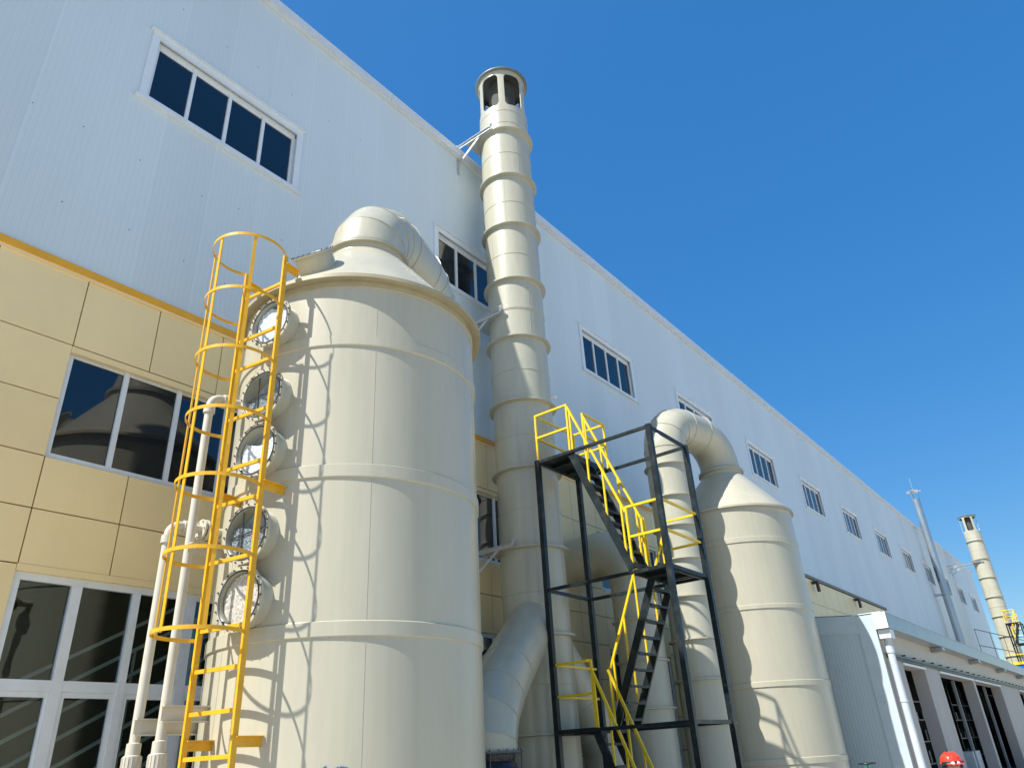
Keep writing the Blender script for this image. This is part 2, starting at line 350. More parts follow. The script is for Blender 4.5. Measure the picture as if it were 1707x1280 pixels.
# screws on the cladding
screw0 = None; F0 = F['_o']
for px in [(x, z) for x in [2.1+.98*k for k in range(8)] for z in (8.5, 10.2, 14.4)]:
    x, z = px[0]+random.uniform(-.15, .15), px[1]+random.uniform(-.12, .12)
    if 3.4 < x < 7.5 and 11.3 < z < 13.6: continue
    if z > ROOF-.5: continue
    if screw0 is None:
        screw0 = MB().lathe([(.0, .010), (.008, .007), (.011, 0)], (F0[0], F0[1], F0[2]), (0, -1, 0), 8).build('screw', 'bolt', F); sc = screw0
    else: sc = screw0.copy(); C.objects.link(sc)
    sc.location = Vector((x, WY-.001, z))-Vector(F0)

def make_window(Wd, z0, z1, n, name='window', parent=F, frame=.07, flash=True):
    """framed window: local origin at its lower left corner on the wall face"""
    mb = MB(); H_ = z1-z0; sb = MB()
    if flash:   # folded sheet surround, slightly proud of the wall
        b = .15
        sb.box(0, Wd, -.045, -.003, H_-b, H_); sb.box(0, Wd, -.05, -.003, 0, b*.7)
        sb.box(0, b, -.04, -.003, b*.7, H_-b); sb.box(Wd-b, Wd, -.04, -.003, b*.7, H_-b)
        sb.box(-.05, Wd+.05, -.1, -.003, H_, H_+.03); sb.box(-.06, Wd+.06, -.09, -.003, -.035, 0)
        i0, i1, k0, k1 = b, Wd-b, b*.7, H_-b
    else: i0, i1, k0, k1 = .0, Wd, 0, H_
    y = .06; d = .06; f_ = frame
    mb.box(i0, i1, y, y+d, k1-f_, k1+.05); mb.box(i0, i1, y, y+d, k0-.05, k0+f_)
    mb.box(i0-.05, i0+f_, y, y+d, k0+f_, k1-f_); mb.box(i1-f_, i1+.05, y, y+d, k0+f_, k1-f_)
    w_ = (i1-i0)/n
    for k in range(1, n): mb.box(i0+w_*k-f_*.55, i0+w_*k+f_*.55, y-.004, y+d+.004, k0+f_, k1-f_)
    for k in range(n):   # sash rails
        a_, b_ = i0+w_*k+f_*.6, i0+w_*(k+1)-f_*.6
        mb.box(a_, b_, y+.015, y+d-.01, k1-f_*1.9, k1-f_-.001)
    fr = bpy.data.objects.new(name, mb.mesh(name, 'frame', Vector((0, 0, 0)), smooth=False)); C.objects.link(fr); fr.parent = parent
    if flash:
        so_ = bpy.data.objects.new('surround', sb.mesh('surround', 'surround', Vector((0, 0, 0)), smooth=False)); C.objects.link(so_); so_.parent = fr
    else:
        so_ = bpy.data.objects.new('head_panel', MB().box(-.004, Wd+.004, -.012, .055, H_-.10, H_+.004).mesh('head_panel', 'beige', Vector((0, 0, 0)), smooth=False)); C.objects.link(so_); so_.parent = fr
    gb = MB()
    for k in range(n):
        a_, b_ = i0+w_*k, i0+w_*(k+1); t = random.uniform(-.0025, .0025)
        gb.quad((a_, y+.035+t, k0), (b_, y+.035-t, k0), (b_, y+.035-t, k1), (a_, y+.035+t, k1))
    p = bpy.data.objects.new('pane', gb.mesh('pane', 'glass', Vector((0, 0, 0)), smooth=False)); C.objects.link(p); p.parent = fr
    return fr
def place(o, x, z, root=F):
    off = V3(root['_o']); o.location = Vector((x, WY, z))-off
w0 = make_window(UW, UZ0, UZ1, 4); place(w0, UPW[0], UZ0)
for x in UPW[1:]: place(copy_tree(w0, F), x, UZ0)

# ---- beige lower storey: separate cladding panels over a dark backing
BAYS = [3.63, 11.15, 18.63, 26.2]
BW = 3.63; WZ0, WZ1 = 4.25, 6.05; DZ1 = 2.70
rows = [TR0, 6.07, 5.15, 4.24, 3.47, 2.70, 1.80, .9, 0, -.9, G]
cols = [XL, -.35, 1.05, 2.34]
for i, x in enumerate(BAYS):
    cols += [x, x+BW/3, x+2*BW/3, x+BW]
    if i+1 < len(BAYS): nx = BAYS[i+1]-x-BW; cols += [x+BW+nx/3, x+BW+2*nx/3]
cols += [30.4+1.25*k for k in range(19)]+[XR]
mb = MB(); gap = .009
def blocked(xm, zm):
    for x in BAYS:
        if x < xm < x+BW and (WZ0 < zm < WZ1 or zm < DZ1): return True
    return False
for i in range(len(cols)-1):
    for j in range(len(rows)-1):
        a_, b_, t_, u_ = cols[i], cols[i+1], rows[j], rows[j+1]
        if blocked((a_+b_)/2, (t_+u_)/2): continue
        mb.box(a_+gap, b_-gap, WY-.002+random.uniform(-.002, .002), WY+.05, u_+gap, t_-gap)
mb.box(XL-.05, XL+.05, WY+.06, WY+40, G, TR0)
mb.build('lower_wall', 'beige', F, smooth=False, bevel=0)
mb = MB()
wall_with_holes(mb, XL, XR, G, TR0, [(x, x+BW, WZ0, WZ1) for x in BAYS]+[(x, x+BW, G, DZ1) for x in BAYS], WY+.045, WY+.3)
mb.build('wall_backing', 'joint', F, smooth=False)
MB().box(XL-.1, 32, WY-.055, WY-.003, TR0+.05, TR1-.0).build('trim', 'trim', F, smooth=False)
MB().box(XL-.1, 32, WY-.03, WY-.004, TR0-.01, TR0+.048).build('trim_sill', 'beige', F, smooth=False)
MB().box(32, 53.5, WY-.07, WY-.003, TR0+.03, TR1).build('trim', 'shaded_trim', F, smooth=False)
MB().box(53.5, XR, WY-.006, WY-.003, TR0-.6, TR1).build('wall_strip', 'wall', F, smooth=False)
# storey windows with beige reveal
w1 = make_window(BW, WZ0, WZ1, 4, flash=False, frame=.075); place(w1, BAYS[0], WZ0)
for x in BAYS[1:4]: place(copy_tree(w1, F), x, WZ0)
# ground-floor glazed doors
def glazing(x, tint):
    mb = MB(); y0, y1 = WY+.05, WY+.13
    zt = DZ1-.09
    T0, T1 = 1.13, 1.27
    mb.box(x, x+BW, y0, y1, zt-.1, zt); mb.box(x, x+BW, y0, y1, G, G+.12)
    ms = [(x, x+.09), (x+.76, x+.90), (x+1.63, x+1.74), (x+2.48, x+2.63), (x+BW-.09, x+BW)]
    for a_, b_ in ms: mb.box(a_, b_, y0-.01, y1+.01, G+.12, zt-.1)
    for i in range(4):
        mb.box(ms[i][1], ms[i+1][0], y0, y1, T0, T1)
        a_, b_ = ms[i][1], ms[i+1][0]; f_ = .07 if i in (0, 3) else .1
        mb.box(a_, b_, y0+.012, y1-.012, T0-.07, T0-.001)            # sash frames under the transom
        mb.box(a_, a_+f_*.6, y0+.012, y1-.012, G+.12, T0-.07); mb.box(b_-f_*.6, b_, y0+.012, y1-.012, G+.12, T0-.07)
        mb.box((a_+b_)/2-.03, (a_+b_)/2+.03, y0-.008, y0+.001, T0+.06, T0+.085)   # small slot covers
    fr = mb.build('glazed_door', 'frame', F, smooth=False)
    gb = MB()
    for i in range(4):
        a_, b_ = ms[i][1], ms[i+1][0]
        for (c0, c1) in ((T1, zt-.1), (G+.12, T0)):
            t = random.uniform(-.002, .002)
            gb.quad((a_-.02, y0+.05+t, c0-.02), (b_+.02, y0+.05-t, c0-.02), (b_+.02, y0+.05-t, c1+.02), (a_-.02, y0+.05+t, c1+.02))
    gb.build('pane', tint, fr, smooth=False)
    MB().box(x-.004, x+BW+.004, WY-.012, WY+.049, DZ1-.09, DZ1+.004).build('head_panel', 'beige', fr, smooth=False)
for i, x in enumerate(BAYS[:4]): glazing(x, 'clear' if i == 0 else 'glass')
# entrance hall behind the first glazed door, with a stair flight
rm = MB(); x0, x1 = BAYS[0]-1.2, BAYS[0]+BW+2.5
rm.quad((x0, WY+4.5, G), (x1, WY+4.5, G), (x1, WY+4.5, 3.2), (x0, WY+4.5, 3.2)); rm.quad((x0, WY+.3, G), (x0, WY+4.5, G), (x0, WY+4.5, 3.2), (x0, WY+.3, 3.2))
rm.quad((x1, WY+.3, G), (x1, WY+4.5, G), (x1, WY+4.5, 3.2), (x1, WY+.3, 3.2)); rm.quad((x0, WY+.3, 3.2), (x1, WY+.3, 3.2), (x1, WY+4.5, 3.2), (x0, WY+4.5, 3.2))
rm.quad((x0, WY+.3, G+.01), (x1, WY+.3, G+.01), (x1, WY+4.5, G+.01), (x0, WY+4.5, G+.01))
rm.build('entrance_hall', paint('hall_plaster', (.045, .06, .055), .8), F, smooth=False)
st = MB()
for k in range(7): st.beam((2.6, WY+.55, G+.15+.36*k), (8.2, WY+.55, G+3.35+.36*k), .05, .05)
for k in range(6): st.beam((3.0+.9*k, WY+.62, G+.1+.51*k), (3.0+.9*k, WY+.62, G+2.2+.51*k), .035)
st.build('stair_railing', 'frame', F, smooth=False)
# brown support brackets under the trim far along the wall
def wall_bracket(x):
    MB().beam((x, WY-.32, TR0-.16), (x, WY-.004, TR0-.16), .22, .12).beam((x, WY-.32+.06, TR0-.22), (x, WY-.26, TR0-.62), .2, .12).build('bracket', 'brown', F, smooth=False)
for x in (38.9, 46.2): wall_bracket(x)

# ------------------------------------------------------------------ scrubber tanks
def band(mb, c, R, z0, z1, t=.03, n=96): mb.lathe([(R, z0-.0), (R+t, z0+.012), (R+t, z1-.012), (R, z1)], c, n=n)
def gooseneck(c0, c1, z0, lift, rb, zend, na=4):
    """vertical up from c0, over and vertical down at c1"""
    a_ = Vector((c0[0], c0[1], z0)); b_ = Vector((c1[0], c1[1], z0)); h = (b_-a_).normalized(); Z = Vector((0, 0, 1))
    pts = [a_, a_+Z*lift]
    pts += arc(a_+Z*lift+h*rb, rb, -h, Z, 0, PI/2, na)[1:]
    pts += arc(b_+Z*lift-h*rb, rb, h, Z, PI/2, 0, na)
    pts.append(Vector((c1[0], c1[1], zend)))
    return pts
def seam_rings(mb, pts, R, w_=.012, t=.006, n=48):
    for i in (range(1, len(pts)-1) if len(pts) < 14 else (1, len(pts)//2-1, len(pts)//2, len(pts)//2+4, len(pts)//2+8, len(pts)-2)):
        t_ = ((pts[i]-pts[i-1]).normalized()+(pts[i+1]-pts[i]).normalized()).normalized()
        mb.ring(pts[i], R*1.0, R*1.012+t, -w_, w_, t_, n)
def sight_port(parent, c, nrm, R, depth, kind, fill):
    """flanged round inspection port: tube, bolted ring, glass and the packing behind it"""
    c = V3(c); nrm = V3(nrm).normalized()
    p = MB().lathe([(R, -depth-.35), (R, -.012), (R+.052, -.012), (R+.052, .012), (R+.0, .012), (R-.015, 0), (R-.015, -depth-.3)], c, nrm, 48).build('sight_port', 'duct', parent)
    b = MB()
    up = Vector((0, 0, 1)); x = nrm.cross(up).normalized(); y = x.cross(nrm)
    for k in range(20):
        an = 2*PI*k/20; q = c+(x*math.cos(an)+y*math.sin(an))*(R+.034)+nrm*.012
        b.lathe([(0, .016), (.009, .016), (.010, 0)], q, nrm, 6)
    b.lathe([(R-.012, .013), (R-.004, .018), (R+.008, .018), (R+.012, .013)], c, nrm, 48)
    b.build('bolt_ring', 'bolt', p)
    MB().disc(c, R-.012, nrm, .004).build('glass', 'port', p, smooth=False)
    MB().disc(c, R-.02, nrm, -.16).build('inner_wall', 'port_inside', p, smooth=False)
    # packing heap: bumpy sheet clipped to the circle with an uneven top
    mb = MB(); n = 22; R2 = R-.025; idx = {}
    for i in range(n+1):
        u_ = -1+2*i/n; zt = min(math.sqrt(max(0, 1-u_*u_)), fill+.12*math.sin(3*u_+c.z*5)+random.uniform(-.03, .03)); zb = -math.sqrt(max(0, 1-u_*u_))
        zt = max(zt, zb)
        for j in range(n+1):
            v_ = zb+(zt-zb)*j/n; idx[i, j] = len(mb.v)
            mb.v.append(c+x*u_*R2+y*v_*R2+nrm*(-.045+random.uniform(-.008, .008)-(.1 if j == n and zt < .9*math.sqrt(max(0, 1-u_*u_)) else 0)))
    for i in range(n):
        for j in range(n): mb.f.append((idx[i, j], idx[i+1, j], idx[i+1, j+1], idx[i, j+1]))
    mb.build('packing', kind, p, sharp=180)
    if kind == 'pack_dark': MB().beam(c+x*.3*R-y*R*.95-nrm*.03, c+x*.35*R+y*R*.95-nrm*.03, .012).beam(c-x*.9*R+y*R*.15-nrm*.03, c+x*.9*R-y*R*.05-nrm*.03, .012).build('inner_bar', 'bolt', p, smooth=False)
    return p

def make_tank(name, label, c, R, zr, ztop, bands, goose, seams, zfoot=G, dflanges=(), Rd=.6, lip=.135, rimmat='rimtan'):
    T = thing(name, label, 'tank', (c[0], c[1], G))
    cc = (c[0], c[1], 0)
    prof = [(R, zfoot)]
    for z, _z1 in sorted(bands): prof += [(R, z)]
    prof += [(R, zr)]
    mb = MB().lathe(prof, cc, n=128)
    for an, za, zb in seams:   # vertical weld beads
        q = Vector((c[0], c[1], 0))+azv(an)*(R+.001); mb.beam(q+Vector((0, 0, za)), q+Vector((0, 0, zb)), .010, .003, up=azv(an))
    mb.build('shell', 'tank', T)
    for z0, z1 in bands:
        mb = MB(); band(mb, cc, R+.001, z0, z1, .02, 128); mb.build('stiffening_band', 'tank', T)
    # rim plate between shell and cone
    mb = MB(); mb.lathe([(R, zr-.11), (R+.012, zr-.1), (R+.012, zr-.005), (R+lip, zr-.02), (R+lip, zr+.035), (R+.02, zr+.035)], cc, n=128)
    mb.lathe([(R+.012, zr-.05), (R+.02, zr-.05), (R+.02, zr-.035), (R+.012, zr-.035)], cc, n=128)
    mb.build('rim', rimmat, T)
    mb = MB().lathe([(R+.02, zr+.03), (R-.02, zr+.12), (Rd+.03, ztop-.1), (Rd+.02, ztop)], cc, n=128)
    mb.build('cone_roof', 'tank', T)
    mb = MB().ring(cc, Rd-.01, Rd+.085, ztop, ztop+.03, n=72).ring(cc, Rd-.01, Rd+.085, ztop+.036, ztop+.066, n=72)
    mb.build('flange', 'duct', T)
    pts = gooseneck(c, *goose)
    mb = MB().tube(pts, Rd, 64, caps=False); seam_rings(mb, pts, Rd, n=64); d = mb.build('outlet_duct', 'duct', T, sharp=11 if len(pts) < 14 else 25)
    c1 = goose[0]
    for z in dflanges:
        MB().lathe([(Rd, -.05), (Rd+.075, -.03), (Rd+.075, .0), (Rd, .0)], (c1[0], c1[1], z), n=64).build('duct_flange', 'duct', d)
    return T, d

TC = (6.41, 7.67); TR = 1.68
T1, duct1 = make_tank('scrubber_tank', 'big cream scrubber tank with five round sight windows beside a yellow caged ladder', TC, TR, 5.84, 7.33,
    [(4.83, 4.99), (3.05, 3.22), (1.26, 1.43), (-.52, -.35)], ((8.8, 8.55), 7.36, .02, .84, -.6), [(214.3, -1.9, 5.7), (150, -1.9, 5.7), (275, -1.9, 5.7)], dflanges=(5.2, 3.4, 1.6))
for z, kind, fill in ((5.256, 'pack_white', .8), (4.207, 'pack_dark', -.05), (3.46, 'pack_white', .45), (2.447, 'pack_dark', .3), (1.72, 'pack_cream', 1.2)):
    n_ = azv(260); sight_port(T1, Vector((TC[0], TC[1], z))+n_*1.86, n_, .30, .1, kind, fill)
n_ = (azv(252)*.70+Vector((0, 0, .71))).normalized()
sight_port(T1, Vector((TC[0], TC[1], 6.50))+azv(252)*1.36+n_*.1, n_, .27, .15, 'pack_white', 1.2)
# blue lettering painted near the base of the shell (only its upper edge shows)
mb = MB()
def stroke(pts):
    for p, q in zip(pts, pts[1:]):
        P_ = []
        for (s_, z) in (p, q): an = s_/TR; d_ = azv(219.9+math.degrees(an)); P_.append(Vector((TC[0], TC[1], z))+d_*(TR+.004))
        mb.beam(P_[0], P_[1], .05, .004, up=azv(219.9))
stroke([(-.04, -.35), (-.04, .0), (.04, .015), (.10, -.01), (.11, -.07), (.06, -.13), (-.03, -.15)])
stroke([(.16, .03), (.21, .0), (.24, -.08), (.22, -.2), (.16, -.35)])
mb.v = [v for v in mb.v]
mb.build('lettering', 'lettering', T1, smooth=False)
T2C = (20.47, 7.78); P2C = (17.85, 8.25)
T2, duct2 = make_tank('scrubber_tank', 'farther cream scrubber tank behind the black stair tower, its left side in shadow', T2C, 1.68, 5.80, 7.26,
    [(4.80, 4.95), (3.08, 3.20), (1.24, 1.38), (-.45, -.30)], (P2C, 7.29, .12, .95, -1.2, 12), [(225, -1.9, 5.7)], dflanges=(6.93, 6.03, 5.22, 4.35, 3.41, 2.39, 1.48, .51, -.5), Rd=.575, lip=.075, rimmat='tank')

# ------------------------------------------------------------------ chimneys
def make_chimney(label, c, name='exhaust_chimney'):
    R = .75; T = thing(name, label, 'chimney', (c[0], c[1], G), 'tall cream exhaust chimneys'); cc = (c[0], c[1], 0)
    mb = MB().lathe([(R, G), (R, 17.2)], cc, n=96)
    for z in (16.01, 14.13, 12.31, 10.5, 8.71, 6.92, 5.09, 3.22, 1.35, -.4): mb.lathe([(R, z-.012), (R+.008, z-.008), (R+.008, z+.008), (R, z+.012)], cc, n=96)
    mb.lathe([(R, 10.52), (R+.012, 10.53), (R+.012, 10.62), (R, 10.63)], cc, n=96)
    for k, z in enumerate((16.96, 15.14, 13.33, 11.48, 9.68, 7.86, 6.11, 4.23, 2.35, .44)):   # vertical seams, turned from course to course
        q = Vector((c[0], c[1], 0))+azv(205+37*(k % 3))*(R+.001); mb.beam(q+Vector((0, 0, z-1.75)), q+Vector((0, 0, z-.05)), .012, .008, up=azv(205+37*(k % 3)))
    mb.build('shaft', 'duct', T)
    for z in (16.96, 15.14, 13.33, 11.48, 9.68, 7.86, 6.11, 4.23, 2.35, .44):
        MB().lathe([(R, z-.05), (R+.105, z-.028), (R+.105, z+.012), (R, z+.012)], cc, n=96).build('flange', 'duct', T)
    # slotted head: eight openings with rounded corners, flat lid
    zb, z0, z1, zt = 17.2, 17.98, 19.34, 19.5
    n = 96; mb = MB(); t = .03; ns = 6; per = n//ns
    def P(rad, j, z): an = 2*PI*j/n+math.radians(234-180); return Vector((c[0]+rad*math.sin(an), c[1]+rad*math.cos(an), z))
    for j in range(n):
        k = j % per
        def lim(k):   # opening limits at column edge k, None when solid
            if k < 2 or k > per-2: return None
            d = min(k-2, per-2-k); r_ = {0: .14, 1: .03}.get(d, 0); return (z0+r_, z1-r_)
        a_, b_ = lim(k), lim(k+1)
        for rad in (R,):
            if a_ is None or b_ is None: mb.quad(P(rad, j, zb), P(rad, j+1, zb), P(rad, j+1, zt), P(rad, j, zt))
            else:
                mb.quad(P(rad, j, zb), P(rad, j+1, zb), P(rad, j+1, b_[0]), P(rad, j, a_[0])); mb.quad(P(rad, j, a_[1]), P(rad, j+1, b_[1]), P(rad, j+1, zt), P(rad, j, zt))
        if a_ and b_:
            for q in (0, 1): mb.quad(P(R, j, a_[q]), P(R, j+1, b_[q]), P(R-t, j+1, b_[q]), P(R-t, j, a_[q]))
        if (a_ is None) != (b_ is None):
            l_ = a_ or b_; jj = j if a_ else j+1
            mb.quad(P(R, jj, l_[0]), P(R-t, jj, l_[0]), P(R-t, jj, l_[1]), P(R, jj, l_[1]))
    for z in (17.24, 17.74): mb.lathe([(R, z-.012), (R+.008, z-.008), (R+.008, z+.008), (R, z+.012)], cc, n=96)
    hd_ = mb.build('slotted_head', 'duct', T)
    ib = MB()          # dark inner face of the posts: shade painted into the colour
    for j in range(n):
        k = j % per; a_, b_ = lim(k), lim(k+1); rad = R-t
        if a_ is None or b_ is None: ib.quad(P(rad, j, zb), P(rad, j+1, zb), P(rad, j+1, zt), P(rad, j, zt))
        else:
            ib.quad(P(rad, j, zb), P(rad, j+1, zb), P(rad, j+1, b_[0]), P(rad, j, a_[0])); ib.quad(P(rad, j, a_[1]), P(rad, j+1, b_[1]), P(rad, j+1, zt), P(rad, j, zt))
    ib.disc(cc, R-t, (0, 0, 1), zt-.01); ib.lathe([(R*.55, zb+.1), (R*.55, zt-.02)], cc, n=48); ib.build('inner_shade', 'head_shade', hd_)
    MB().lathe([(0, 19.5), (R+.1, 19.5), (R+.1, 19.53), (.3, 19.60), (0, 19.62)], cc, n=96).build('lid', 'lid', T)
    return T
def chimney_bracket(T, c, zs, wally):
    R = .75
    for z in zs:
        xl, xr = c[0]-R-.13, c[0]+R+.13
        for x in (xl, xr):
            mb = MB(); mb.beam((x, wally-.004, z), (x, c[1]-.12, z), .01, .09).beam((x, wally-.004, z+.04), (x, c[1]-.12, z+.04), .09, .01)
            mb.beam((x, wally-.02, z+.12), (x, wally-.02, z-1.05), .09, .012, up=(0, 1, 0))
            mb.beam((x+.02, wally-.02, z-.62), (x+.02, wally-.9, z-.02), .012, .07).beam((x+.045, wally-.02, z-.62), (x+.045, wally-.9, z-.02), .06, .012)
            mb.beam((x-.01, c[1]-.12, z+.0), (x-.01, c[1]-.2, z+.14), .07, .02)
            mb.lathe([(0, -.06), (.022, -.06), (.022, .06), (0, .06)], (x, c[1]-.15, z+.1), (1, 0, 0), 8)
            mb.build('wall_bracket', 'zinc', T, smooth=False)
        # half-ring saddle plate behind the shaft
        mb = MB(); pts = []
        for k in range(13): an = math.radians(270+180*k/12); pts.append((c[0]+math.sin(an)*(R+.004), c[1]+math.cos(an)*(R+.004), z-.02))
        pts += [(xr, c[1], z-.02), (xr, c[1]+R+.12, z-.02), (xl, c[1]+R+.12, z-.02), (xl, c[1], z-.02)]
        # build as quads between inner arc and outer rectangle
        for k in range(12):
            a1, a2 = math.radians(270+180*k/12), math.radians(270+180*(k+1)/12)
            def outp(an):
                sx, sy = math.sin(an), math.cos(an); s_ = min((R+.13)/max(abs(sx), 1e-6), (R+.12)/max(abs(sy), 1e-6)); return (c[0]+sx*s_, c[1]+sy*s_)
            i1 = (c[0]+math.sin(a1)*(R+.004), c[1]+math.cos(a1)*(R+.004)); i2 = (c[0]+math.sin(a2)*(R+.004), c[1]+math.cos(a2)*(R+.004)); o1, o2 = outp(a1), outp(a2)
            mb.poly([(*i1, z-.025), (*i2, z-.025), (*o2, z-.025), (*o1, z-.025)], (0, 0, .012))
        mb.build('saddle_plate', 'zinc', T, smooth=False)
CC = (13.64, 10.0)
CH = make_chimney('tall cream exhaust chimney standing between the big tank and the black stair tower', CC)
farc = copy_tree(CH); FC = (86.3, 8.2); farc.location = (FC[0], FC[1], 0)
farc['label'] = 'distant cream exhaust chimney at the far right end of the hall'
chimney_bracket(CH, CC, (16.99, 10.42, 4.26), WY)
for z in (14.9,):
    farc['_o'] = (FC[0], FC[1], G); chimney_bracket(farc, FC, (14.9,), WY)
# inlet branches of the near chimney
def branch(pts, R, label=None):
    pts = [V3(p) for p in pts]
    mb = MB().tube(pts, R, 56, caps=False); seam_rings(mb, pts, R, n=56); o = mb.build('inlet_branch', 'duct', CH, sharp=11)
    return o
B1 = Vector((9.95, 8.45, 0)); s1 = Vector((13.5, 9.93, 2.75))
dirb = Vector((B1.x, B1.y, .95))-s1
bo = branch([s1, Vector((11.15, 8.95, 1.42)), Vector((10.5, 8.68, 1.0)), Vector((10.1, 8.51, .62)), Vector((B1.x, B1.y, .3)), Vector((B1.x, B1.y, .12))], .5)
mb = MB()
for z in (.12, -.42): mb.ring((B1.x, B1.y, z), .49, .58, -.015, .015)
for k in range(24):
    q = Vector((B1.x, B1.y, 0))+azv(15*k)*.555
    for z in (.12, -.42): mb.beam(q+Vector((0, 0, z-.04)), q+Vector((0, 0, z+.04)), .016)
for k in range(4):
    q = Vector((B1.x, B1.y, 0))+azv(45+90*k)*.555; mb.beam(q+Vector((0, 0, -.46)), q+Vector((0, 0, .16)), .014)
mb.build('joint_rings', 'bolt', bo, smooth=False)
MB().lathe([(.47, .1), (.44, .0), (.49, -.1), (.43, -.22), (.48, -.3), (.47, -.41)], (B1.x, B1.y, 0), n=48).build('flexible_sleeve', 'black', bo)
MB().lathe([(.48, -.43), (.48, -1.2)], (B1.x, B1.y, 0), n=48).build('fan_outlet', 'duct', bo)
s2 = Vector((13.9, 10.0, 2.35)); e2 = Vector((15.75, 9.95, .35))
bo2 = branch([s2, s2+(e2-s2)*.6, s2+(e2-s2)*.9, e2+Vector((.12, 0, -.25)), e2+Vector((.14, 0, -.8))], .5)
# blower housings under the branches
def blower(label, c):
    T = thing('blower', label, 'fan', (c[0], c[1], G), 'blowers on the ground between the ducts')
    MB().lathe([(.2, -.32), (.72, -.32), (.78, -.28), (.78, .28), (.72, .32), (.2, .32)], (c[0], c[1], G+1.0), (0, 1, 0), 40).build('housing', 'green', T)
    MB().box(c[0]-.6, c[0]+.6, c[1]-.34, c[1]+.34, G, G+.3).build('base', 'steel', T, smooth=False)
    MB().lathe([(0, -.35), (.2, -.35), (.2, .3), (.12, .36), (0, .36)], (c[0]+.0, c[1]-.7, G+1.0), (0, 1, 0), 24).build('motor', 'steel', T)
blower('blower housing on the ground between the big tank and the tall chimney', (B1.x+.2, B1.y))
blower('blower housing on the ground behind the black stair tower', (15.9, 10.0))
# duct leaving the wall and turning down behind the stair tower
D = thing('wall_duct', 'cream elbow duct coming out of the beige wall behind the black stair tower', 'duct', (16.8, 9.2, G))
pts = [Vector((16.8, WY+.1, 4.72)), Vector((16.8, 10.1, 4.72))]+arc((16.8, 10.1, 3.82), .9, (0, 0, 1), (0, -1, 0), 0, PI/2, 10)[1:]+[Vector((16.8, 9.2, G))]
mb = MB().tube(pts, .58, 56, caps=False); seam_rings(mb, [pts[0], pts[1], pts[2]], .58, n=56); seam_rings(mb, [pts[-3], pts[-2], pts[-1]], .58, n=56); mb.build('elbow', 'duct', D, sharp=25)
for z in (2.9, 1.95, .9): MB().lathe([(.58, -.05), (.65, -.03), (.65, 0), (.58, 0)], (16.8, 9.2, z), n=56).build('flange', 'duct', D)
# small white sampling nozzle on the chimney shaft
az_ = azv(150)
MB().lathe([(.0, .16), (.06, .16), (.06, .1), (.035, .1), (.035, 0)], Vector((CC[0], CC[1], 8.15))+az_*.74, az_, 16).build('sampling_nozzle', 'white', CH)

# ------------------------------------------------------------------ caged ladder on the big tank
LN = azv(262); LT = azv(172); LCp = Vector((TC[0], TC[1], 0))+LN*1.985
LCp = Vector((4.45, 7.39, 0))
SL = LCp-LT*.36; SR = LCp+LT*.36
L = thing('caged_ladder', 'tall yellow caged ladder fixed to the left side of the big cream tank', 'ladder', (LCp.x, LCp.y, G))
for s_, zt in ((SL, 6.12), (SR, 6.12)):
    MB().beam(s_+Vector((0, 0, G)), s_+Vector((0, 0, zt)), .03, .068, up=LN).build('stile', 'ladder', L, smooth=False)
for z in (5.7, 5.03, 4.6, 3.91, 3.24, 2.81, 2.14, 1.41, 1.0, .59, .18, -.23, -.64, -1.05, -1.46):
    MB().beam(SL+LT*.017+Vector((0, 0, z)), SR-LT*.017+Vector((0, 0, z)), .03, .04).build('rung', 'ladder', L, smooth=False)
HC = LCp+LN*.28; HR = .456
def hoop_pts(a0, a1, z, R, n=40): return [Vector((HC.x, HC.y, z))+azv(a0+(a1-a0)*i/n)*R for i in range(n+1)]
import itertools
for z in (6.12, 5.31, 4.48, 3.70, 2.90, 2.11, 1.32):
    half = 180-math.degrees(math.acos(.28/.456))
    mb = MB(); a0, a1 = 262-half, 262+half; n = 44
    for i in range(n):
        p_, q_ = azv(a0+(a1-a0)*i/n), azv(a0+(a1-a0)*(i+1)/n); b0 = Vector((HC.x, HC.y, z))
        for (ra, rb_, za, zb_) in ((HR, HR, -.02, .02), (HR+.008, HR+.008, -.02, .02), (HR, HR+.008, .02, .02), (HR, HR+.008, -.02, -.02)):
            mb.quad(b0+p_*ra+Vector((0, 0, za)), b0+q_*ra+Vector((0, 0, za)), b0+q_*rb_+Vector((0, 0, zb_)), b0+p_*rb_+Vector((0, 0, zb_)))
    mb.build('cage_hoop', 'ladder', L, sharp=40)
for an in (205, 262, 319):
    p = HC+azv(an)*(HR-.008)
    MB().beam(p+Vector((0, 0, 1.29)), p+Vector((0, 0, 6.14)), .04, .012, up=azv(an)).build('cage_bar', 'ladder', L, smooth=False)
def on_tank(p, d, R=TR):
    """distance along d from p to the tank shell"""
    w_ = Vector((p.x-TC[0], p.y-TC[1])); dd = Vector((d.x, d.y)); b_ = w_.dot(dd); c_ = w_.length_squared-R*R
    return -b_-math.sqrt(max(0, b_*b_-c_))
for z in (6.0, 2.98, .35, -1.3):
    for s_, d_ in ((SL, -LN), (SR, -LN)):
        ln = on_tank(s_, d_) if z < 5.9 else on_tank(s_, d_, TR+.1)
        q = s_+d_*ln
        MB().beam(s_+Vector((0, 0, z)), q+Vector((0, 0, z)), .09, .012).beam(s_+LT*.0+Vector((0, 0, z-.05)), q+Vector((0, 0, z-.05)), .012, .09).build('bracket', 'ladder', L, smooth=False)

